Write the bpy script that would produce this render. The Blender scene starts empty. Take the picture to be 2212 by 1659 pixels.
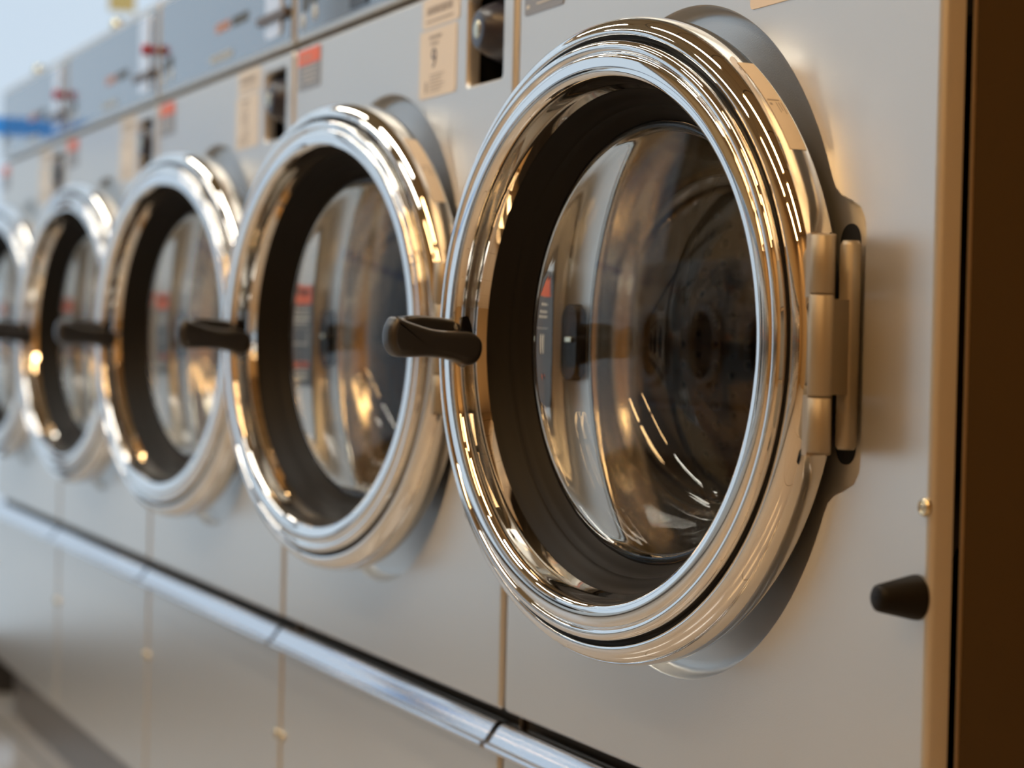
import bpy, bmesh, math, random
from mathutils import Vector, Matrix

random.seed(4)
S = bpy.context.scene
COL = S.collection
PI = math.pi

# ------------------------------------------------------------------ camera
cam_d = bpy.data.cameras.new('camera')
cam = bpy.data.objects.new('camera', cam_d)
COL.objects.link(cam)
FW = Vector((-0.92804575, 0.3720932, -0.01666517))
RT = Vector((0.3716957, 0.92807491, 0.02278738))
UP = Vector((-0.02394556, -0.01495336, 0.99960142))
M = Matrix((RT, UP, -FW)).transposed().to_4x4()
M.translation = Vector((1.77425, -0.70848, 0.72515))
cam.matrix_world = M
cam_d.sensor_fit = 'HORIZONTAL'
cam_d.sensor_width = 36.0
cam_d.lens = 80.187
cam_d.clip_start = 0.02
cam_d.dof.use_dof = True
cam_d.dof.focus_distance = 1.55
cam_d.dof.aperture_fstop = 5.4
S.camera = cam

# ------------------------------------------------------------------ world, exposure
W = bpy.data.worlds.new('daylight')
S.world = W
W.use_nodes = True
bg = W.node_tree.nodes['Background']
bg.inputs['Color'].default_value = (0.70, 0.81, 0.93, 1)
bg.inputs['Strength'].default_value = 1.0
S.view_settings.view_transform = 'Standard'
S.view_settings.look = 'None'
S.view_settings.exposure = 0.0
S.view_settings.gamma = 1.0
S.view_settings.use_curve_mapping = False
S.cycles.use_denoising = True
S.cycles.max_bounces = 14
S.cycles.glossy_bounces = 8
S.cycles.transparent_max_bounces = 24

# daylight entering by the storefront window (portal only guides the sky light)
pl = bpy.data.lights.new('window_portal', 'AREA')
pl.shape = 'RECTANGLE'
pl.size, pl.size_y = 2.4, 4.4
pl.cycles.is_portal = True
po = bpy.data.objects.new('window_portal', pl)
COL.objects.link(po)
po.location = (-2.92, -1.51, 1.33)
po.rotation_euler = (0, -PI / 2, 0)


# ------------------------------------------------------------------ materials
def mat(name, col, rough=0.5, metal=0.0, spec=0.5, bump=0.0, bscale=400.0, emit=None, estr=0.0, coat=0.0, var=0.0, vscale=3.0, detail=4):
    m = bpy.data.materials.new(name)
    m.use_nodes = True
    nt = m.node_tree
    b = nt.nodes['Principled BSDF']
    b.inputs['Base Color'].default_value = (*col, 1)
    b.inputs['Roughness'].default_value = rough
    b.inputs['Metallic'].default_value = metal
    b.inputs['Specular IOR Level'].default_value = spec
    b.inputs['Coat Weight'].default_value = coat
    if emit:
        b.inputs['Emission Color'].default_value = (*emit, 1)
        b.inputs['Emission Strength'].default_value = estr
    if bump or var:
        tc = nt.nodes.new('ShaderNodeTexCoord')
    if bump:
        n = nt.nodes.new('ShaderNodeTexNoise')
        n.inputs['Scale'].default_value = bscale
        n.inputs['Detail'].default_value = detail
        bp = nt.nodes.new('ShaderNodeBump')
        bp.inputs['Strength'].default_value = bump
        bp.inputs['Distance'].default_value = 0.001
        nt.links.new(tc.outputs['Object'], n.inputs['Vector'])
        nt.links.new(n.outputs['Fac'], bp.inputs['Height'])
        nt.links.new(bp.outputs['Normal'], b.inputs['Normal'])
    if var:
        n2 = nt.nodes.new('ShaderNodeTexNoise')
        n2.inputs['Scale'].default_value = vscale
        n2.inputs['Detail'].default_value = 5
        mx = nt.nodes.new('ShaderNodeMixRGB')
        mx.inputs['Color1'].default_value = (*[c * (1 - var) for c in col], 1)
        mx.inputs['Color2'].default_value = (*[min(1, c * (1 + var)) for c in col], 1)
        nt.links.new(tc.outputs['Object'], n2.inputs['Vector'])
        nt.links.new(n2.outputs['Fac'], mx.inputs['Fac'])
        nt.links.new(mx.outputs['Color'], b.inputs['Base Color'])
    return m


def tiles(name, c1, c2, sx, sy, rough, gap=0.006):
    m = bpy.data.materials.new(name)
    m.use_nodes = True
    nt = m.node_tree
    b = nt.nodes['Principled BSDF']
    tc = nt.nodes.new('ShaderNodeTexCoord')
    br = nt.nodes.new('ShaderNodeTexBrick')
    br.offset = 0.0
    br.inputs['Scale'].default_value = 1.0
    br.inputs['Brick Width'].default_value = sx
    br.inputs['Row Height'].default_value = sy
    br.inputs['Mortar Size'].default_value = gap
    br.inputs['Color1'].default_value = (*c1, 1)
    br.inputs['Color2'].default_value = (*[c * 0.94 for c in c1], 1)
    br.inputs['Mortar'].default_value = (*c2, 1)
    nt.links.new(tc.outputs['Object'], br.inputs['Vector'])
    nt.links.new(br.outputs['Color'], b.inputs['Base Color'])
    b.inputs['Roughness'].default_value = rough
    return m


def thin_glass(name, tint=(1, 1, 1), ior=1.5, rough=0.0):
    m = bpy.data.materials.new(name)
    m.use_nodes = True
    nt = m.node_tree
    nt.nodes.remove(nt.nodes['Principled BSDF'])
    out = nt.nodes['Material Output']
    t = nt.nodes.new('ShaderNodeBsdfTransparent')
    t.inputs['Color'].default_value = (*tint, 1)
    g = nt.nodes.new('ShaderNodeBsdfGlossy')
    g.inputs['Roughness'].default_value = rough
    fr = nt.nodes.new('ShaderNodeFresnel')
    # the same reflectance from either face of the sheet
    geo = nt.nodes.new('ShaderNodeNewGeometry')
    mi = nt.nodes.new('ShaderNodeMapRange')
    mi.inputs['To Min'].default_value = ior
    mi.inputs['To Max'].default_value = 1.0 / ior
    nt.links.new(geo.outputs['Backfacing'], mi.inputs['Value'])
    nt.links.new(mi.outputs['Result'], fr.inputs['IOR'])
    mx = nt.nodes.new('ShaderNodeMixShader')
    nt.links.new(fr.outputs['Fac'], mx.inputs['Fac'])
    nt.links.new(t.outputs['BSDF'], mx.inputs[1])
    nt.links.new(g.outputs['BSDF'], mx.inputs[2])
    nt.links.new(mx.outputs['Shader'], out.inputs['Surface'])
    return m


def solid_glass(name):
    m = mat(name, (0.98, 0.99, 0.98), 0.0)
    b = m.node_tree.nodes['Principled BSDF']
    b.inputs['Transmission Weight'].default_value = 1.0
    b.inputs['IOR'].default_value = 1.47
    return m


PANEL = mat('satin_steel_panel', (0.67, 0.65, 0.605), 0.34, 0.72, bump=0.10, bscale=900)
SIDE = mat('dark_reflection_side', (0.10, 0.07, 0.035), 0.42, 0.6, bump=0.05, bscale=700)  # steel side darkened in colour for the dim brown room it reflects
EDGE = mat('fold_highlight', (0.62, 0.52, 0.38), 0.35, 0.8)  # lighter colour paints the highlight along the cabinet fold
CTRL = mat('blue_grey_control_film', (0.30, 0.34, 0.37), 0.10, 0.85)
CHROME = mat('chrome', (0.88, 0.87, 0.85), 0.025, 1.0)
CHROME2 = mat('bright_trim', (0.70, 0.72, 0.76), 0.10, 1.0)
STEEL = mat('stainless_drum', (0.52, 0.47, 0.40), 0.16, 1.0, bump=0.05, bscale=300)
DRUMSHADE = mat('shaded_drum_steel', (0.10, 0.085, 0.07), 0.34, 0.9)  # steel darkened in colour for the low light inside the drum
HINGE = mat('painted_hinge', (0.40, 0.335, 0.24), 0.42, 0.55, bump=0.06, bscale=1200)
RUBBER = mat('black_rubber', (0.006, 0.005, 0.004), 0.5, spec=0.2)
PLASTIC = mat('black_plastic', (0.024, 0.023, 0.023), 0.30, spec=0.7, bump=0.12, bscale=1500)
GLOSSBLACK = mat('gloss_black', (0.008, 0.008, 0.01), 0.12)
HOLESHADE = mat('hole_shade', (0.004, 0.004, 0.004), 0.8)  # near-black painted in for the shade inside holes
NAVY = mat('dark_navy_knob', (0.03, 0.03, 0.045), 0.30)
CREAM = mat('cream_label', (0.80, 0.715, 0.60), 0.5)
INK = mat('label_ink', (0.10, 0.10, 0.13), 0.6)
FAINT = mat('faint_ink', (0.42, 0.37, 0.32), 0.6)
ORANGE = mat('orange_label', (0.85, 0.16, 0.06), 0.5)
GREYLAB = mat('glare_grey_label', (0.26, 0.28, 0.32), 0.45)  # grey lifted in colour to take in its pale glare
SLATE = mat('slate_label', (0.10, 0.11, 0.125), 0.45)
WHITEINK = mat('white_ink', (0.72, 0.70, 0.64), 0.6)
BRASS = mat('zinc_screw', (0.72, 0.64, 0.46), 0.25, 1.0)
SILVER = mat('coin_chute_silver', (0.80, 0.83, 0.88), 0.22, 0.6)
BROWN = mat('brown_bar', (0.14, 0.10, 0.07), 0.4, 0.3)
RED = mat('red_knob', (0.45, 0.015, 0.03), 0.3)
KICK = mat('kick_plate_metal', (0.26, 0.24, 0.22), 0.36, 0.55)
GLASS = solid_glass('door_glass')
OUTERPANE = thin_glass('outer_pane', (0.985, 0.985, 0.98), 1.22)
WALLM = mat('tan_wall_paint', (0.40, 0.255, 0.105), 0.7, var=0.05)
WALLW = mat('cream_wall_paint', (0.74, 0.70, 0.64), 0.7)
CEILM = tiles('ceiling_tile', (0.36, 0.26, 0.13), (0.12, 0.085, 0.045), 0.6, 0.6, 0.8, 0.012)
FLOORM = tiles('vinyl_floor', (0.47, 0.425, 0.37), (0.26, 0.23, 0.19), 0.6, 0.6, 0.14, 0.004)
FRAME = mat('window_frame_metal', (0.20, 0.18, 0.16), 0.4, 0.6)
BASEM = mat('dark_baseboard', (0.035, 0.028, 0.022), 0.35)

BLUETAPE = thin_glass('blue_film', (0.26, 0.58, 0.86), 1.3)
YELLOW = thin_glass('yellow_film', (0.86, 0.70, 0.42), 1.3)
PANE = thin_glass('window_pane', (0.95, 0.97, 0.98), 1.4)
LAMP = mat('lamp_diffuser', (0.9, 0.85, 0.75), 0.5, emit=(1.0, 0.94, 0.83), estr=26.0)
LAMPW = mat('warm_lamp_diffuser', (0.9, 0.8, 0.6), 0.5, emit=(1.0, 0.62, 0.28), estr=28.0)
LAMPBODY = mat('lamp_body', (0.55, 0.45, 0.3), 0.5)



# ------------------------------------------------------------------ mesh helpers
def mesh_from(name, verts, faces, m, smooth=True, mats=None, fm=None):
    me = bpy.data.meshes.new(name)
    me.from_pydata([tuple(v) for v in verts], [], faces)
    for x in (mats or [m]):
        me.materials.append(x)
    if smooth:
        me.polygons.foreach_set('use_smooth', [True] * len(me.polygons))
    if fm:
        me.polygons.foreach_set('material_index', fm)
    me.update()
    return me


class MB:
    """collects shapes into one mesh"""
    def __init__(self):
        self.v, self.f, self.s, self.mi = [], [], [], []

    def add(self, verts, faces, smooth=True, mi=0):
        o = len(self.v)
        self.v += [tuple(a) for a in verts]
        self.f += [tuple(i + o for i in q) for q in faces]
        self.s += [smooth] * len(faces)
        self.mi += [mi] * len(faces)
        return self

    def box(self, x0, x1, y0, y1, z0, z1, mi=0, bev=0.0):
        if bev > 0:
            bm = bmesh.new()
            bmesh.ops.create_cube(bm, size=1)
            for v in bm.verts:
                v.co = Vector(((x0 + x1) / 2 + v.co.x * (x1 - x0), (y0 + y1) / 2 + v.co.y * (y1 - y0), (z0 + z1) / 2 + v.co.z * (z1 - z0)))
            bmesh.ops.bevel(bm, geom=list(bm.edges), offset=bev, segments=3, affect='EDGES', profile=0.6)
            bm.verts.index_update()
            self.add([v.co.copy() for v in bm.verts], [[v.index for v in f.verts] for f in bm.faces], False, mi)
            bm.free()
            return self
        v = [(x, y, z) for x in (x0, x1) for y in (y0, y1) for z in (z0, z1)]
        f = [(0, 1, 3, 2), (4, 6, 7, 5), (0, 4, 5, 1), (2, 3, 7, 6), (0, 2, 6, 4), (1, 5, 7, 3)]
        return self.add(v, f, False, mi)

    def loft(self, loops, closed=True, cap0=False, cap1=False, smooth=True, mi=0):
        n = len(loops[0])
        v = [p for l in loops for p in l]
        f = []
        for k in range(len(loops) - 1):
            for i in range(n if closed else n - 1):
                j = (i + 1) % n
                f.append((k * n + i, k * n + j, (k + 1) * n + j, (k + 1) * n + i))
        self.add(v, f, smooth, mi)
        # caps carry their own vertices so the sides keep clean normals
        if cap0:
            self.add(list(reversed(loops[0])), [tuple(range(n))], False, mi)
        if cap1:
            self.add(loops[-1], [tuple(range(n))], False, mi)
        return self

    def lathe(self, prof, c, n=128, axis='y', mi=0, cap=False):
        """prof: (radius, along) pairs about an axis through c"""
        loops = []
        for r, a in prof:
            l = []
            for i in range(n):
                t = 2 * PI * i / n
                if axis == 'y':
                    l.append((c[0] + r * math.cos(t), c[1] + a, c[2] + r * math.sin(t)))
                elif axis == 'z':
                    l.append((c[0] + r * math.cos(t), c[1] + r * math.sin(t), c[2] + a))
                else:
                    l.append((c[0] + a, c[1] + r * math.cos(t), c[2] + r * math.sin(t)))
            loops.append(l)
        return self.loft(loops, True, cap, cap, True, mi)

    def mesh(self, name, *mats):
        me = bpy.data.meshes.new(name)
        me.from_pydata(self.v, [], self.f)
        for m in mats:
            me.materials.append(m)
        me.polygons.foreach_set('use_smooth', self.s)
        me.polygons.foreach_set('material_index', self.mi)
        bm = bmesh.new()
        bm.from_mesh(me)
        bmesh.ops.recalc_face_normals(bm, faces=bm.faces)
        bm.to_mesh(me)
        bm.free()
        me.update()
        return me


def smooth_prof(pts, sub=6, closed=False):
    """Catmull-Rom through profile points"""
    out = []
    n = len(pts)
    for i in range(n if closed else n - 1):
        if closed:
            p = [pts[(i + k) % n] for k in (-1, 0, 1, 2)]
        else:
            p = [pts[max(i - 1, 0)], pts[i], pts[i + 1], pts[min(i + 2, n - 1)]]
        for k in range(sub):
            t = k / sub
            out.append(tuple(0.5 * ((2 * p[1][d]) + (-p[0][d] + p[2][d]) * t + (2 * p[0][d] - 5 * p[1][d] + 4 * p[2][d] - p[3][d]) * t * t
                                    + (-p[0][d] + 3 * p[1][d] - 3 * p[2][d] + p[3][d]) * t ** 3) for d in range(len(p[1]))))
    if not closed:
        out.append(pts[-1])
    return out


def link(name, me, parent=None, loc=(0, 0, 0)):
    o = bpy.data.objects.new(name, me)
    COL.objects.link(o)
    o.location = loc
    if parent is not None:
        o.parent = parent
    return o


def tag(o, label, cat, group=None):
    o['label'] = label
    o['category'] = cat
    if group:
        o['group'] = group
    return o


def struct(name, me, loc=(0, 0, 0)):
    o = link(name, me, None, loc)
    o['kind'] = 'structure'
    return o


def text_mesh(txt, size, m, name='lettering'):
    c = bpy.data.curves.new(name, 'FONT')
    c.body = txt
    c.size = size
    c.align_x = 'CENTER'
    c.align_y = 'CENTER'
    c.resolution_u = 4
    c.extrude = 0.0001
    o = bpy.data.objects.new(name, c)
    COL.objects.link(o)
    dg = bpy.context.evaluated_depsgraph_get()
    me = bpy.data.meshes.new_from_object(o.evaluated_get(dg))
    bpy.data.objects.remove(o)
    bpy.data.curves.remove(c)
    me.materials.clear()
    me.materials.append(m)
    # text lies in XY facing +Z; stand it up facing -Y
    me.transform(Matrix.Rotation(PI / 2, 4, 'X'))
    return me


# ------------------------------------------------------------------ washer dimensions
WID = 0.66
CX, CZ = 0.3208, 0.73           # door axis
HX, HY = 0.576, -0.03           # hinge pin
LIPR = 0.2365
NSEG = 192


def outline(off=0.0):
    """outline of the door recess with the hinge pocket at its right, offset inwards"""
    R = []
    for i in range(NSEG):
        t = 2 * PI * i / NSEG
        c, s = math.cos(t), math.sin(t)
        r = LIPR
        if c > 0.2:
            rp = min(0.2545 / c, 0.089 / max(abs(s), 1e-6))
            r = max(r, rp)
        R.append(r)
    for _ in range(2):
        R = [(R[i - 1] + 2 * R[i] + R[(i + 1) % NSEG]) / 4 for i in range(NSEG)]
    out = []
    for i in range(NSEG):
        t = 2 * PI * i / NSEG
        out.append((CX + (R[i] - off) * math.cos(t), CZ + (R[i] - off) * math.sin(t)))
    return out


def rrect(x0, x1, z0, z1, r, n=6):
    pts = []
    for cx, cz, a in ((x1 - r, z1 - r, 0), (x0 + r, z1 - r, PI / 2), (x0 + r, z0 + r, PI), (x1 - r, z0 + r, 1.5 * PI)):
        for k in range(n + 1):
            t = a + PI / 2 * k / n
            pts.append((cx + r * math.cos(t), cz + r * math.sin(t)))
    return pts


def sheet(mb, loops2d, y=0.0, mi=0):
    """flat sheet in XZ at y bounded by the first loop with the others as holes"""
    bm = bmesh.new()
    edges = []
    for l in loops2d:
        vs = [bm.verts.new((p[0], y, p[1])) for p in l]
        for i in range(len(vs)):
            edges.append(bm.edges.new((vs[i], vs[(i + 1) % len(vs)])))
    bmesh.ops.triangle_fill(bm, use_beauty=True, use_dissolve=False, edges=edges, normal=(0, -1, 0))
    bm.verts.index_update()
    mb.add([v.co.copy() for v in bm.verts], [[v.index for v in f.verts] for f in bm.faces], False, mi)
    bm.free()


def L3(l, y):
    return [(p[0], y, p[1]) for p in l]


def slab(mb, x0, x1, z0, z1, holes=(), depth=0.015, rad=0.0045, corner=0.006, mi=0):
    """pressed sheet front with rounded edges folded back"""
    front = rrect(x0 + rad, x1 - rad, z0 + rad, z1 - rad, max(corner - rad, 0.0008))
    sheet(mb, [front] + list(holes), 0.0, mi)
    loops = []
    for k in range(5):
        a = PI / 2 * k / 4
        e = rad * math.sin(a)
        loops.append(L3(rrect(x0 + rad - e, x1 - rad + e, z0 + rad - e, z1 - rad + e, max(corner - rad, 0.0008) + e), rad * (1 - math.cos(a))))
    loops.append(L3(rrect(x0, x1, z0, z1, max(corner - rad, 0.0008) + rad), depth))
    mb.loft(loops, mi=mi)


CACHE = {}


def cached(key, fn):
    if key not in CACHE:
        CACHE[key] = fn()
    return CACHE[key]


SLOT = (0.541, 0.631, 0.951, 1.0335)    # dark coin box opening


def m_front_panel():
    mb = MB()
    ol = outline(0)
    hole = rrect(*SLOT, 0.006)
    slab(mb, 0.005, 0.655, 0.4185, 1.047, [ol, hole])
    # recess wall and floor round the door opening
    prof = [(0.0, 0.0), (0.0006, 0.0004), (0.0016, 0.0020), (0.0026, 0.0060), (0.0036, 0.0095), (0.0054, 0.0122), (0.0085, 0.0132), (0.0130, 0.0134)]
    loops = [L3(outline(o), y) for o, y in prof]
    for f_ in (0.35, 0.7, 1.0):
        base = outline(0.0130)
        loops.append([(b[0] + (CX + 0.188 * math.cos(2 * PI * i / NSEG) - b[0]) * f_, 0.0134, b[1] + (CZ + 0.188 * math.sin(2 * PI * i / NSEG) - b[1]) * f_) for i, b in enumerate(base)])
    mb.loft(loops)
    # folded edge of the coin box opening
    lo = [L3(rrect(SLOT[0] + e, SLOT[1] - e, SLOT[2] + e, SLOT[3] - e, 0.006), y) for e, y in ((0, 0), (0.0015, 0.001), (0.002, 0.003), (0.002, 0.012))]
    mb.loft(lo)
    return mb.mesh('front_panel', PANEL)


def m_lower_panel():
    mb = MB()
    slab(mb, 0.005, 0.655, 0.112, 0.398)
    return mb.mesh('lower_panel', PANEL)


def m_cabinet():
    mb = MB()
    # side sheets, back and top, open behind the front panels
    x0, x1, y0, y1, z0, z1 = 0.0012, 0.6588, 0.019, 0.74, 0.112, 1.176
    mb.box(x1 - 0.002, x1, y0, y1, z0, z1)
    mb.box(x0, x0 + 0.002, y0, y1, z0, z1)
    mb.box(x0 + 0.002, x1 - 0.002, y1 - 0.002, y1, z0, z1)
    mb.box(x0 + 0.002, x1 - 0.002, y0, y1 - 0.002, z1 - 0.002, z1)
    mb.box(x0 + 0.002, x1 - 0.002, y0, y1 - 0.002, z0, z0 + 0.002)
    # inner face behind the panel joints
    mb.box(x0 + 0.002, x1 - 0.002, 0.022, 0.024, 0.386, 0.44)
    mb.box(x0 + 0.002, x1 - 0.002, 0.016, 0.018, 1.04, 1.06)
    return mb.mesh('cabinet', SIDE)


def m_edge():
    return MB().box(0.6574, 0.6594, 0.0178, 0.0202, 0.112, 1.176, bev=0.0008).mesh('cabinet_edge', EDGE)


def m_edge2():
    return MB().box(0.0006, 0.0026, 0.0178, 0.0202, 0.112, 1.176, bev=0.0008).mesh('cabinet_edge', EDGE)


def m_control():
    mb = MB()
    slab(mb, 0.005, 0.655, 1.0535, 1.190, depth=0.030, rad=0.004)
    return mb.mesh('control_panel', PANEL)


def m_control_film():
    mb = MB()
    l = rrect(0.012, 0.648, 1.060, 1.178, 0.004)
    sheet(mb, [l], -0.0012)
    mb.loft([L3(l, -0.0012), L3(l, 0.0005)], smooth=False)
    return mb.mesh('control_film', CTRL)


def m_cap():
    mb = MB()
    mb.box(0.005, 0.655, 0.028, 0.742, 1.176, 1.194, bev=0.004)
    return mb.mesh('top_cap', PANEL)


def m_trim():
    prof = smooth_prof([(0.010, 0.4105), (0.0005, 0.4112), (-0.004, 0.4085), (-0.0085, 0.4020), (-0.0125, 0.3965)], 4)
    prof += [(-0.0132, 0.3955), (-0.0150, 0.3955), (-0.0168, 0.3943), (-0.0173, 0.3922), (-0.0164, 0.3903), (-0.0145, 0.3893), (-0.010, 0.3893), (0.0005, 0.3925), (0.010, 0.393)]
    mb = MB()
    xs = (0.006, 0.654)
    loops = [[(x, y, z) for y, z in prof] for x in xs]
    mb.loft(loops, True, True, True)
    me = mb.mesh('trim_bar', CHROME2)
    me.transform(Matrix.Translation((0, 0, -0.0022)))
    return me


# ------------------------------------------------------------------ the door (closed coordinates, later made relative to the hinge pin)
def rel(me):
    me.transform(Matrix.Translation((-HX, -HY, 0)))
    return me


def m_door_ring():
    mb = MB()
    c = (CX, 0, CZ)
    # rear flange and outer band
    band = [(0.176, 0.0140), (0.2215, 0.0140), (0.2238, 0.0136), (0.2250, 0.0126), (0.2255, 0.0110), (0.2255, -0.0010)]
    # rounded shoulder
    for k in range(1, 9):
        a = PI / 2 * k / 9
        band.append((0.2255 - 0.0135 * (1 - math.cos(a)), -0.0010 - 0.0165 * math.sin(a)))
    band += [(0.2120, -0.0174), (0.2116, -0.0168), (0.2116, -0.0110)]
    mb.lathe(band, c, NSEG)
    # front ring: two rolls with a crease, then the inner funnel down to the gasket
    ring = [(0.2078, -0.0110), (0.2078, -0.0180)]
    ring += smooth_prof([(0.2077, -0.0190), (0.2071, -0.0212), (0.2058, -0.0228), (0.2038, -0.0236), (0.2012, -0.0234), (0.1992, -0.0216)], 5)
    ring += smooth_prof([(0.1988, -0.0217), (0.1978, -0.0231), (0.1955, -0.0239), (0.1920, -0.0242), (0.1885, -0.0241), (0.1853, -0.0233), (0.1830, -0.0212), (0.1815, -0.0175), (0.1806, -0.0115), (0.1797, -0.0065), (0.1785, -0.0030), (0.1768, 0.0020)], 5)
    mb.lathe(ring, c, NSEG)
    return rel(mb.mesh('door', CHROME))


def m_gasket():
    mb = MB()
    p = smooth_prof([(0.1775, 0.0000), (0.1768, 0.0030), (0.1738, 0.0065), (0.1702, 0.0120), (0.1674, 0.0155), (0.1662, 0.0180)], 4)
    p += smooth_prof([(0.1657, 0.0182), (0.1630, 0.0212), (0.1602, 0.0262), (0.1574, 0.0305), (0.1556, 0.0318)], 4)
    p += [(0.158, 0.036), (0.172, 0.028), (0.178, 0.0140)]
    mb.lathe(p, (CX, 0, CZ), NSEG)
    return rel(mb.mesh('rubber_gasket', RUBBER))


def m_groove():
    mb = MB()
    mb.lathe([(0.2118, -0.0120), (0.2118, -0.0135), (0.2076, -0.0135), (0.2076, -0.0120)], (CX, 0, CZ), NSEG)  # black filler added to paint the dark line of the groove
    return rel(mb.mesh('groove_shade', RUBBER))


def m_glass():
    outer = smooth_prof([(0.1575, 0.0305), (0.1535, 0.0370), (0.1475, 0.0560), (0.1420, 0.0800), (0.1350, 0.1020), (0.1180, 0.1200), (0.0850, 0.1290), (0.0420, 0.1325), (0.0005, 0.1335)], 5)
    t = 0.005
    inner = smooth_prof([(0.1520, 0.0300), (0.1485, 0.0355), (0.1425, 0.0545), (0.1370, 0.0790), (0.1300, 0.0990), (0.1145, 0.1155), (0.0830, 0.1240), (0.0410, 0.1273), (0.0005, 0.1283)], 5)
    mb = MB()
    mb.lathe(list(reversed(inner)) + outer, (CX, 0, CZ), 160)
    return rel(mb.mesh('door_glass', GLASS))


def m_outer_pane():
    mb = MB()
    p = []
    for k in range(25):
        r = 0.1556 * (1 - k / 24) + 0.0004
        p.append((r, 0.0325 - 0.0115 * (1 - (r / 0.156) ** 2)))
    mb.lathe(p, (CX, 0, CZ), 160)
    mb.lathe([(r, y + 0.003) for r, y in p], (CX, 0, CZ), 160)
    return rel(mb.mesh('outer_pane', OUTERPANE))


def m_door_back():
    mb = MB()
    mb.lathe([(0.1785, 0.0135), (0.180, 0.0152), (0.2185, 0.0152), (0.2210, 0.0142), (0.2212, 0.0130)], (CX, 0, CZ), NSEG)  # unseen black backing added so the recess reflects dark
    return rel(mb.mesh('added_dark_backing', RUBBER))


HOUT = [(-0.0865, 0.7453), (-0.0796, 0.743), (-0.0666, 0.7392), (-0.0535, 0.7364), (-0.0404, 0.7354), (-0.0272, 0.7353), (-0.0214, 0.7348), (-0.016, 0.7325), (-0.0121, 0.7285),
        (-0.0111, 0.7236), (-0.012, 0.7179), (-0.015, 0.7129), (-0.0194, 0.7103), (-0.0243, 0.7099), (-0.0296, 0.7111), (-0.0376, 0.7136), (-0.0486, 0.715), (-0.0617, 0.7155),
        (-0.0746, 0.7149), (-0.0845, 0.7153), (-0.0893, 0.7188), (-0.092, 0.7236), (-0.0929, 0.7287), (-0.0925, 0.7351), (-0.0903, 0.7411)]


def inset2(pts, d):
    n = len(pts)
    ar = sum(pts[i][0] * pts[(i + 1) % n][1] - pts[(i + 1) % n][0] * pts[i][1] for i in range(n))
    sg = 1 if ar > 0 else -1
    out = []
    for i in range(n):
        a, b = pts[i - 1], pts[(i + 1) % n]
        tx, ty = b[0] - a[0], b[1] - a[1]
        l = math.hypot(tx, ty) or 1
        out.append((pts[i][0] - sg * ty / l * d, pts[i][1] + sg * tx / l * d))
    return out


def pill(mb, pts, xa, xb, rad, steps=5, mi=0):
    """extrude a (y,z) outline between xa and xb with rounded rims"""
    loops = []
    for k in range(steps + 1):
        a = PI / 2 * k / steps
        loops.append([(xa - rad * (1 - math.sin(a)) * -1 if False else xa - rad + rad * math.cos(a), y, z) for y, z in inset2(pts, rad * (1 - math.sin(a)))])
    loops2 = []
    for k in range(steps + 1):
        a = PI / 2 * k / steps
        loops2.append([(xb + rad - rad * math.sin(a), y, z) for y, z in inset2(pts, rad * (1 - math.cos(a)))])
    allv = loops + loops2
    mb.loft(allv, True, True, True, True, mi)


def m_handle():
    mb = MB()
    pts = smooth_prof(HOUT, 3, True)
    pill(mb, pts, CX - 0.1665, CX - 0.1840, 0.0055)
    arm = smooth_prof([(-0.072, 0.7445), (-0.0640, 0.7462), (-0.0581, 0.7468), (-0.0484, 0.7463), (-0.0373, 0.7454), (-0.0284, 0.7442), (-0.0245, 0.7415), (-0.0240, 0.7300), (-0.0250, 0.7200), (-0.045, 0.7185), (-0.066, 0.7190), (-0.074, 0.7230), (-0.077, 0.7350)], 3, True)
    pill(mb, arm, CX - 0.183, CX - 0.203, 0.004)
    me = mb.mesh('door_handle', PLASTIC)
    me.transform(Matrix.Translation((0, 0.0055, 0)))
    return rel(me)


def m_handle_post():
    mb = MB()
    mb.lathe([(0.0005, -0.030), (0.010, -0.030), (0.0125, -0.027), (0.0125, -0.018), (0.0105, -0.013)], (CX - 0.192, 0, 0.7335), 32)
    br = [(-0.0250, 0.7461), (-0.0182, 0.7488), (-0.0164, 0.7475), (-0.0131, 0.7426), (-0.0110, 0.7368), (-0.0110, 0.722), (-0.026, 0.722)]
    pill(mb, br, CX - 0.180, CX - 0.200, 0.0015, 3)
    me = mb.mesh('handle_bracket', GLOSSBLACK)
    me.transform(Matrix.Translation((0, 0.0055, 0)))
    return rel(me)


def m_sticker():
    """cream service sticker wrapped on the outer band, upper right"""
    mb = MB()
    a0, a1 = math.radians(33), math.radians(54)
    lo = []
    for y in (0.0105, -0.0030):
        lo.append([(CX + 0.22575 * math.cos(a0 + (a1 - a0) * k / 16), y, CZ + 0.22575 * math.sin(a0 + (a1 - a0) * k / 16)) for k in range(17)])
    mb.loft(lo, closed=False)
    for q, (ya, yb, aa, ab) in enumerate([(0.0080, -0.0015, 43.6, 43.9), (0.0085, 0.0078, 40.5, 43.2), (0.0065, 0.0058, 41.2, 43.2), (0.0045, 0.0038, 40.8, 43.2), (0.0005, -0.0015, 42.4, 43.0)]):
        lo = []
        for y in (ya, yb):
            lo.append([(CX + 0.22595 * math.cos(math.radians(aa + (ab - aa) * k / 6)), y, CZ + 0.22595 * math.sin(math.radians(aa + (ab - aa) * k / 6))) for k in range(7)])
        mb.loft(lo, closed=False, mi=1)
    return rel(mb.mesh('service_sticker', CREAM, FAINT))


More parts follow.
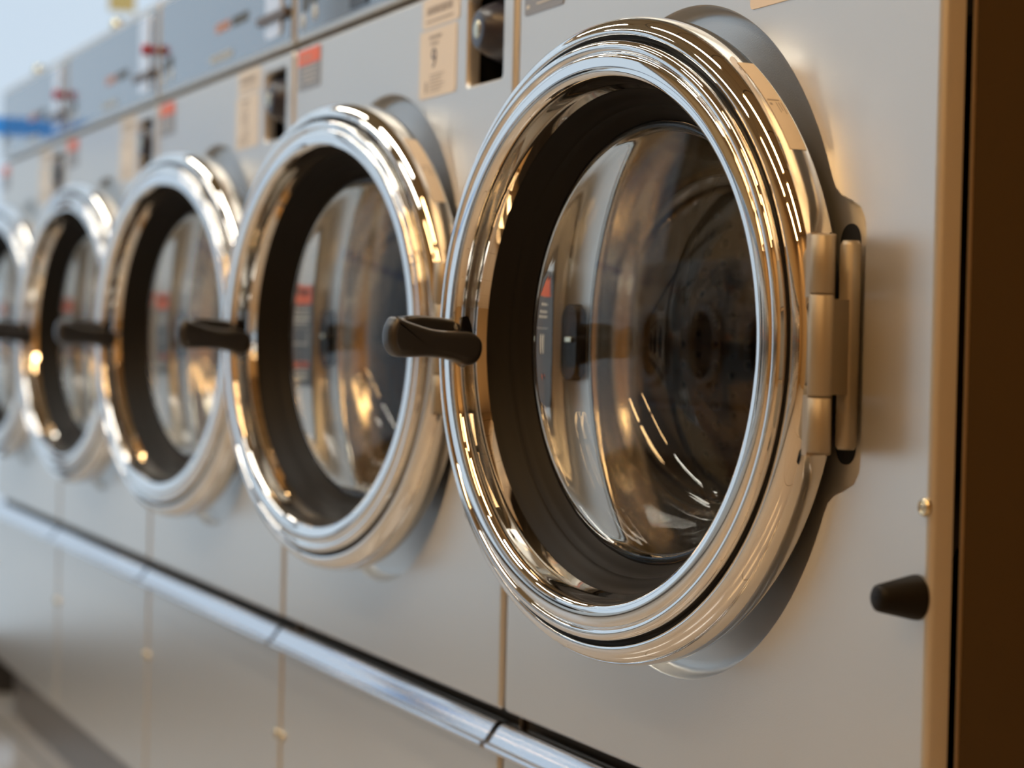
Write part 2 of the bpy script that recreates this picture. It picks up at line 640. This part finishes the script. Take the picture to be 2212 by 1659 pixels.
def m_door_leaf():
    """knuckles and leaf of the hinge that swing with the door"""
    mb = MB()
    for z0, z1 in ((0.7605, 0.7960), (0.6655, 0.6985)):
        mb.lathe([(0.0005, z0), (0.0062, z0), (0.0073, z0 + 0.0008), (0.0073, z1 - 0.0008), (0.0062, z1), (0.0005, z1)], (HX, HY, 0), 40, 'z')
        # leaf bends from the barrel to the door band
        p = [(HX - 0.004, HY - 0.0055), (HX - 0.014, HY - 0.001), (HX - 0.024, HY + 0.012), (HX - 0.0300, HY + 0.024)]
        p2 = [(x + 0.0022, y + 0.0036) for x, y in p]
        ring = p + list(reversed(p2))
        mb.loft([[(x, y, z) for x, y in ring] for z in (z0 - 0.002, z1 + 0.001)], True, True, True, False)
    # mounting plate on the band
    mb.box(HX - 0.0345, HX - 0.0290, HY + 0.020, HY + 0.036, 0.662, 0.799, bev=0.0018)
    return rel(mb.mesh('hinge_leaf', HINGE))


def m_hinge():
    mb = MB()
    # fixed bar in the pocket
    mb.lathe([(0.0005, 0.6660), (0.0050, 0.6660), (0.0066, 0.6685), (0.0066, 0.7915), (0.0050, 0.7945), (0.0005, 0.7945)], (0.5500, 0.0045, 0), 40, 'z')
    # middle knuckle
    mb.lathe([(0.0005, 0.6992), (0.0068, 0.6992), (0.0074, 0.6999), (0.0074, 0.7592), (0.0068, 0.7599), (0.0005, 0.7599)], (HX, HY, 0), 40, 'z')
    # web from bar to knuckle
    a, b = Vector((0.5500, 0.0035)), Vector((HX, HY))
    d = (b - a).normalized()
    nrm = Vector((-d.y, d.x)) * 0.0030
    q = [a + nrm, a - nrm, b - nrm, b + nrm]
    mb.loft([[(p.x, p.y, z) for p in q] for z in (0.7000, 0.7580)], True, True, True, False)
    return mb.mesh('hinge', HINGE)


def m_slot_shade():
    mb = MB()
    l = rrect(0.5225, 0.5470, 0.656, 0.806, 0.0115)
    sheet(mb, [l], 0.0130)  # black sheet laid on the floor as the slot's shade
    mb.loft([L3(l, 0.0130), L3(l, 0.0140)], smooth=False)
    return mb.mesh('hinge_slot_shade', HOLESHADE)


def m_tub_ring():
    mb = MB()
    p = smooth_prof([(0.190, 0.0132), (0.186, 0.0130), (0.1835, 0.0160), (0.1800, 0.0300), (0.1740, 0.0480), (0.1715, 0.0700), (0.1730, 0.0860), (0.1800, 0.0930), (0.2000, 0.0950), (0.2500, 0.0950)], 5)
    mb.lathe(p, (CX, 0, CZ), 128)
    return mb.mesh('tub_ring', STEEL)


def m_drum():
    mb = MB()
    R, y0, y1 = 0.250, 0.098, 0.430
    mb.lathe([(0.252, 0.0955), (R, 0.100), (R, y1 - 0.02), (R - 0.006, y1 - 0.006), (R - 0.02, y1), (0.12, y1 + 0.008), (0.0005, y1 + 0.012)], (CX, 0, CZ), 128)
    # raised rims of the perforations with black faces painted in for the shade of the holes
    rows, around = 19, 92
    for i in range(rows):
        y = y0 + 0.03 + i * 0.0155
        for k in range(around):
            t = 2 * PI * (k + 0.5 * (i % 2)) / around
            if abs((t / (2 * PI) * 3 + 0.35) % 1 - 0.5) < 0.13:
                continue
            cx, cz = math.cos(t), math.sin(t)
            U, V = Vector((-cz, 0, cx)), Vector((0, 1, 0))
            N = Vector((-cx, 0, -cz))
            o = Vector((CX + R * cx, y, CZ + R * cz))
            loops = []
            for rr, hh in ((0.0046, 0.0002), (0.0036, 0.0014), (0.0026, 0.0016)):
                loops.append([o + U * rr * math.cos(2 * PI * q / 8) + V * rr * math.sin(2 * PI * q / 8) + N * hh for q in range(8)])
            mb.loft(loops)
            mb.add(loops[-1], [tuple(range(8))], False, 1)
    # three lifters
    for k in range(3):
        t = 2 * PI * (k - 0.35) / 3 + PI
        c, s = math.cos(t), math.sin(t)
        U, N = Vector((-s, 0, c)), Vector((-c, 0, -s))
        o = Vector((CX + R * c, 0, CZ + R * s))
        loops = []
        for y in (y0 + 0.02, y0 + 0.05, y1 - 0.06, y1 - 0.03):
            h = 0.055 if y0 + 0.03 < y < y1 - 0.04 else 0.004
            loops.append([o + V3 + Vector((0, y, 0)) for V3 in (U * 0.05 + N * -0.004, U * 0.028 + N * h * 0.75, U * 0.012 + N * h, U * -0.012 + N * h, U * -0.028 + N * h * 0.75, U * -0.05 + N * -0.004)])
        mb.loft(loops, closed=False)
    return mb.mesh('drum', DRUMSHADE, HOLESHADE)


def m_latch():
    mb = MB()
    l = rrect(0.0960, 0.1270, 0.698, 0.760, 0.0150, 8)
    sheet(mb, [inset2(l, 0.001)], 0.0050)
    mb.loft([L3(inset2(l, 0.001), 0.0050), L3(l, 0.0060), L3(l, 0.0175)])
    mb.box(0.108, 0.120, 0.003, 0.0060, 0.729, 0.7335, 1, 0.001)
    return mb.mesh('door_latch', RUBBER, BRASS)


def screw_mesh(r=0.0055):
    mb = MB()
    mb.lathe([(0.0005, -0.0028), (r * 0.35, -0.0028), (r * 0.42, -0.0022), (r * 0.55, -0.0022), (r * 0.62, -0.0030), (r * 0.86, -0.0026), (r, -0.0010), (r * 1.02, 0.0002)], (0, 0, 0), 24)
    return mb.mesh('screw', BRASS)


def m_bumper():
    mb = MB()
    mb.lathe([(0.0005, -0.0275), (0.0060, -0.0275), (0.0077, -0.0262), (0.0085, -0.0235), (0.0128, -0.0040), (0.0132, -0.0012), (0.0132, 0.0)], (0, 0, 0), 40)
    return mb.mesh('bumper', RUBBER)


def m_coin_box():
    """recess box behind the opening"""
    mb = MB()
    x0, x1, z0, z1 = SLOT[0] - 0.02, SLOT[1] + 0.02, SLOT[2] - 0.03, SLOT[3] + 0.02
    mb.box(x0, x1, 0.110, 0.112, z0, z1)
    mb.box(x0, x1, 0.013, 0.11, z0 - 0.002, z0)
    mb.box(x0, x1, 0.013, 0.11, z1, z1 + 0.002)
    mb.box(x0 - 0.002, x0, 0.013, 0.11, z0, z1)
    mb.box(x1, x1 + 0.002, 0.013, 0.11, z0, z1)
    return mb.mesh('coin_box', HOLESHADE)


def m_lock_knob():
    mb = MB()
    p = smooth_prof([(0.0005, -0.002), (0.013, -0.002), (0.0175, 0.0005), (0.0230, 0.010), (0.0300, 0.030), (0.0345, 0.055), (0.0355, 0.080)], 5)
    mb.lathe(p, (0.588, -0.006, 0.998), 48)
    mb.lathe([(0.0005, -0.0034), (0.0065, -0.0034), (0.0085, -0.0020)], (0.588, -0.006, 0.998), 24, mi=1)
    mb.lathe([(0.0005, -0.003), (0.004, -0.002), (0.005, 0.004)], (0.597, 0.04, 0.966), 16, mi=1)
    mb.lathe([(0.0005, -0.003), (0.004, -0.002), (0.005, 0.004)], (0.597, 0.04, 1.030), 16, mi=1)
    return mb.mesh('lock_knob', NAVY, BRASS)


def card(x0, x1, z0, z1, r=0.004, y=-0.0007):
    mb = MB()
    l = rrect(x0, x1, z0, z1, r)
    sheet(mb, [l], y)
    mb.loft([L3(l, y), L3(l, 0.0)], smooth=False)
    return mb


def bars(mb, items, y=-0.0010, mi=1):
    for x0, x1, z0, z1 in items:
        mb.add([(x0, y, z0), (x1, y, z0), (x1, y, z1), (x0, y, z1)], [(0, 1, 2, 3)], False, mi)


def m_cream_upper():
    mb = card(0.425, 0.522, 1.0165, 1.0435)
    rnd = random.Random(3)
    it = []
    x = 0.438
    while x < 0.505:
        w = rnd.uniform(0.003, 0.007)
        it.append((x, x + w, 1.0285, 1.0355))
        x += w + 0.0015
    it += [(0.436, 0.508, 1.0215, 1.0232)]
    bars(mb, it)
    return mb.mesh('upper_card', CREAM, FAINT)


def m_cream_lower():
    mb = card(0.419, 0.516, 0.952, 1.0145)
    it = [(0.445, 0.478, 1.0055, 1.0085), (0.449, 0.470, 1.0000, 1.0022)]
    for k in range(6):
        it.append((0.448, 0.488 - 0.006 * (k % 3), 0.9720 - k * 0.0030, 0.9728 - k * 0.0030))
    it.append((0.436, 0.4415, 0.957, 0.967))
    bars(mb, it)
    return mb.mesh('lower_card', CREAM, FAINT)


def m_top_label():
    mb = card(0.018, 0.100, 0.998, 1.0415, 0.003)
    bars(mb, [(0.018, 0.100, 1.025, 1.0415)], -0.0009, 1)
    it = [(0.030, 0.070, 1.031, 1.0335)]
    bars(mb, it, -0.0011, 3)
    bars(mb, [(0.036, 0.090, 1.0195, 1.0207), (0.036, 0.086, 1.0145, 1.0157), (0.036, 0.090, 1.0095, 1.0107), (0.045, 0.083, 1.0045, 1.0058), (0.023, 0.030, 1.003, 1.006)], -0.0011, 2)
    return mb.mesh('notice_label', GREYLAB, ORANGE, WHITEINK, FAINT)


def m_door_label():
    mb = card(0.020, 0.0925, 0.676, 0.786, 0.003)
    bars(mb, [(0.020, 0.088, 0.7655, 0.786)], -0.0009, 1)
    bars(mb, [(0.044, 0.080, 0.6965, 0.7025)], -0.0009, 1)
    it = []
    for z in (0.7585, 0.7525, 0.7485, 0.7445, 0.692, 0.6865, 0.683):
        it.append((0.026, 0.083 - 0.004 * (int(z * 1e4) % 3), z, z + 0.0018))
    it += [(0.026, 0.084, 0.7398, 0.7403), (0.0745, 0.0775, 0.7195, 0.7350), (0.030, 0.072, 0.7215, 0.7230)]
    bars(mb, it, -0.0010, 2)
    return mb.mesh('warning_label', SLATE, ORANGE, WHITEINK)


def print_part(which, m):
    def fn():
        mb = MB()
        rnd = random.Random(8)
        for (x0, x1, z0, z1, mi) in ((0.315, 0.384, 1.1035, 1.1155, 0), (0.394, 0.470, 1.1030, 1.1155, 1), (0.290, 0.398, 1.068, 1.078, 2), (0.03, 0.055, 1.083, 1.100, 3), (0.06, 0.09, 1.088, 1.103, 3)):
            x = x0
            while x < x1:
                w = min(rnd.uniform(0.008, 0.014), x1 - x)
                if mi == which:
                    bars(mb, [(x, x + w * 0.8, z0, z1)], -0.0016, 0)
                x += w
        return mb.mesh('lettering', m)
    return fn


def dot_part(cx, cz):
    def fn():
        mb = MB()
        mb.lathe([(0.0005, -0.0018), (0.0085, -0.0018), (0.009, -0.0012)], (cx, 0, cz), 20)
        return mb.mesh('button', PALEINK)
    return fn


FADED = mat('faded_orange_ink', (0.62, 0.33, 0.24), 0.6)
DARKINK = mat('dark_grey_ink', (0.12, 0.13, 0.13), 0.6)
PALEINK = mat('pale_grey_ink', (0.55, 0.58, 0.58), 0.6)


def m_coin_chute():
    mb = MB()
    l = rrect(0.548, 0.612, 1.068, 1.1765, 0.010)
    lo = [L3(inset2(l, 0.0012), -0.0036), L3(l, -0.0026), L3(l, 0.0)]
    mb.loft(lo, cap0=True, smooth=False)
    return mb.mesh('coin_chute', SILVER)


def m_chute_bar():
    mb = MB()
    mb.box(0.528, 0.645, -0.009, -0.002, 1.0860, 1.0965, bev=0.003)
    return mb.mesh('coin_slide', BROWN)


def m_red_knob():
    mb = MB()
    mb.lathe([(0.0005, -0.020), (0.006, -0.020), (0.008, -0.018), (0.0085, -0.012), (0.006, -0.010), (0.005, 0.0)], (0.640, 0, 1.1215), 24)
    return mb.mesh('red_knob', RED)


def m_top_bolt():
    mb = MB()
    mb.lathe([(0.011, 0.0), (0.011, 0.004), (0.010, 0.009), (0.0065, 0.013), (0.0005, 0.0145)], (0.338, 0.010, 1.1895), 24, 'z')
    return mb.mesh('top_bolt', mat('yellow_zinc', (0.75, 0.70, 0.42), 0.25, 0.9))


def make_washer(label, cat_group, loc, rot=0.0, phi=10.5, number=None, red=False, sticker=False, block=False):
    root = bpy.data.objects.new('washing_machine', None)
    COL.objects.link(root)
    root.location = loc
    root.rotation_euler = (0, 0, rot)
    root.empty_display_size = 0.1
    tag(root, label, 'washing machine', cat_group)

    def part(name, fn, parent=root, l=(0, 0, 0), lab=None):
        o = link(name, cached(name, fn) if callable(fn) else fn, parent, l)
        if lab:
            o['label'] = lab
        return o
    cab = part('cabinet', m_cabinet)
    part('cabinet_edge', m_edge, cab, lab='folded metal edge with painted highlight')
    part('cabinet_edge', m_edge2, cab, lab='folded metal edge with painted highlight')
    fp = part('front_panel', m_front_panel)
    part('lower_panel', m_lower_panel)
    cp = part('control_panel', m_control)
    part('control_film', m_control_film, cp, lab='glossy blue-grey control fascia')
    for q, m_ in enumerate((FADED, DARKINK, PALEINK, DARKINK)):
        part('lettering', cached('print%d' % q, print_part(q, m_)), cp)
    for q, (bx, bz) in enumerate(((0.034, 1.073), (0.078, 1.078))):
        part('button', cached('dot%d' % q, dot_part(bx, bz)), cp)
    part('coin_chute', m_coin_chute, cp, lab='silver upright coin chute')
    part('coin_slide', m_chute_bar, cp, lab='brown coin slide bar')
    if red:
        part('red_knob', m_red_knob, cp, lab='small red knob')
    if block:
        mb = card(0.205, 0.262, 1.064, 1.090, 0.003, -0.003)
        part('display_window', mb.mesh('display_window', GLOSSBLACK), cp, lab='black display window')
    part('top_cap', m_cap)
    part('top_bolt', m_top_bolt)
    part('trim_bar', m_trim, lab='bright metal trim bar under the door')
    part('coin_box', m_coin_box, fp)
    part('lock_knob', m_lock_knob, lab='round black lock in dark opening')
    lc = part('card_label', m_cream_upper, lab='cream instruction card')
    lc2 = part('number_label', m_cream_lower, lab='cream card with number')
    if number:
        me = text_mesh(number, 0.026, INK)
        for v in me.vertices:
            v.co.x *= 1.15
        part('number', me, lc2, (0.459, -0.0010, 0.9865))
    part('notice_label', m_top_label, lab='grey label with red header')
    wl = part('warning_label', m_door_label, lab='dark label with orange header')
    part('lettering', cached('t_warn', lambda: text_mesh('WARNING', 0.0105, INK)), wl, (0.0545, -0.0012, 0.7785))
    part('lettering', cached('t_imp', lambda: text_mesh('IMPORTANT', 0.0052, INK)), wl, (0.0625, -0.0012, 0.6995))
    part('door_latch', m_latch)
    part('tub_ring', m_tub_ring)
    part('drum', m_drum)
    part('hinge_slot_shade', m_slot_shade, fp)
    part('hinge', m_hinge)
    for sx, sz in ((0.6495, 0.638), (0.012, 0.288), (0.648, 0.288)):
        part('screw', screw_mesh, root, (sx, 0, sz))
    part('bumper', m_bumper, root, (0.6425, 0, 0.5855), 'black cone rubber door stop')
    d = part('door', m_door_ring, root, (HX, HY, 0))
    d.rotation_euler = (0, 0, math.radians(phi))
    part('rubber_gasket', m_gasket, d)
    part('groove_shade', m_groove, d)
    part('door_glass', m_glass, d)
    part('outer_pane', m_outer_pane, d)
    part('added_dark_backing', m_door_back, d)
    part('door_handle', m_handle, d)
    part('handle_bracket', m_handle_post, d)
    part('hinge_leaf', m_door_leaf, d)
    if sticker:
        part('service_sticker', m_sticker, d, lab='cream service sticker peeling on the band')
    return root


GROUP = 'washing machines in the row'
make_washer('nearest washing machine with the largest round chrome door, its side and hinge in view', GROUP, (0, 0, 0), phi=10.5, sticker=True)
make_washer('washing machine with the cream card numbered 9, second from the near end', GROUP, (-WID, 0, 0), phi=10.5, number='9', sticker=True, block=True)
make_washer('washing machine third from the near end, left of the one numbered 9', GROUP, (-2 * WID, 0, 0), phi=10.5, number='11')
make_washer('washing machine fourth from the near end, dark red knob beside its coin chute', GROUP, (-3 * WID, 0, 0), phi=9.2, red=True)
make_washer('farthest washing machine at the window end of the row, door cut by the frame edge', GROUP, (-4 * WID, 0, 0), phi=10.5, red=True)

AISLE = -3.0
for k in range(7):
    make_washer('washing machine in the facing row, seen as a reflection in the nearest door glass', 'washing machines of the facing row', (1.9 - k * WID, AISLE, 0), rot=PI, phi=7)

# plinth under the row
mb = MB()
mb.box(-4 * WID + 0.03, 0.63, 0.04, 0.70, 0.0, 0.112)
tag(link('plinth', mb.mesh('plinth', KICK)), 'low grey-brown metal plinth under the row of washing machines', 'plinth')
mb = MB()
mb.box(1.9 - 6 * WID - WID + 0.03, 1.87, AISLE - 0.70, AISLE - 0.04, 0.0, 0.112)
tag(link('plinth', mb.mesh('plinth', KICK)), 'low plinth under the facing row of washing machines', 'plinth')

# ------------------------------------------------------------------ the room
X0, X1, Y0, Y1, H = -2.9, 3.4, -3.95, 0.95, 2.7
mb = MB().box(X0, X1, Y0, Y1, -0.05, 0.0)
struct('floor', mb.mesh('floor', FLOORM))
mb = MB().box(X0, X1, Y0, Y1, H, H + 0.05)
struct('ceiling', mb.mesh('ceiling', CEILM))
struct('wall_back', MB().box(X0, X1, Y1, Y1 + 0.05, 0, H).mesh('wall_back', WALLM))
struct('wall_front', MB().box(X0, X1, Y0 - 0.05, Y0, 0, H).mesh('wall_front', WALLM))
struct('wall_right', MB().box(X1, X1 + 0.05, Y0, Y1, 0, H).mesh('wall_right', WALLM))
# window wall: low dark base, window from Y=-3.5 to Y=.12
WY0, WY1, WZ0, WZ1 = -3.75, 0.72, 0.085, 2.55
mb = MB()
mb.box(X0 - 0.05, X0, Y0, WY0, 0, H)
mb.box(X0 - 0.05, X0, WY1, Y1, 0, H)
mb.box(X0 - 0.05, X0, WY0, WY1, WZ1, H)
struct('wall_left', mb.mesh('wall_left', WALLW))
struct('baseboard_left', MB().box(X0 - 0.05, X0 + 0.03, WY0, WY1, 0, WZ0, bev=0.004).mesh('baseboard_left', BASEM))
mb = MB()
for k in range(4):
    y = WY0 + (WY1 - WY0) * k / 3
    mb.box(X0 - 0.045, X0 - 0.005, y - 0.03, y + 0.03, WZ0, WZ1)
mb.box(X0 - 0.045, X0 - 0.005, WY0, WY1, WZ0, WZ0 + 0.03)
mb.box(X0 - 0.045, X0 - 0.005, WY0, WY1, WZ1 - 0.04, WZ1)
wf = struct('window_1', mb.mesh('window_frame', FRAME))
gl = link('window_pane', MB().box(X0 - 0.028, X0 - 0.024, WY0, WY1, WZ0, WZ1).mesh('window_pane', PANE), wf)
mb = MB().box(X0 - 0.004, X0 - 0.001, -3.4, 0.30, 1.128, 1.165)
tag(link('window_stripe', mb.mesh('window_stripe', BLUETAPE)), 'bright blue stripe across the window beyond the row', 'window stripe')
mb = MB().box(X0 - 0.004, X0 - 0.001, 0.255, 0.310, 1.395, 1.70)
tag(link('window_decal', mb.mesh('window_decal', YELLOW)), 'blurred yellow decal on the window above the far machines', 'decal')


def ceiling_lamp(x, y, lx, ly, lab, m):
    r = bpy.data.objects.new('ceiling_lamp', None)
    COL.objects.link(r)
    r.location = (x, y, H)
    tag(r, lab, 'ceiling lamp', 'ceiling lamps reflected in the chrome')
    mb = MB().box(-lx / 2 - 0.03, lx / 2 + 0.03, -ly / 2 - 0.03, ly / 2 + 0.03, -0.05, 0.0, bev=0.01)
    link('lamp_housing', mb.mesh('lamp_housing', LAMPBODY), r)
    mb = MB().box(-lx / 2, lx / 2, -ly / 2, ly / 2, -0.056, -0.0495)
    link('lamp_diffuser', mb.mesh('lamp_diffuser', m), r)


LAB = 'long warm white ceiling lamp above the aisle, seen only as a streak in the chrome'
for x in (-2.15, -0.45, 1.2, 2.6):
    ceiling_lamp(x, -0.85, 1.2, 0.14, LAB, LAMPW if x > 0 else LAMP)
    ceiling_lamp(x + 0.1, -2.35, 1.2, 0.14, LAB, LAMPW if x > 0 else LAMP)
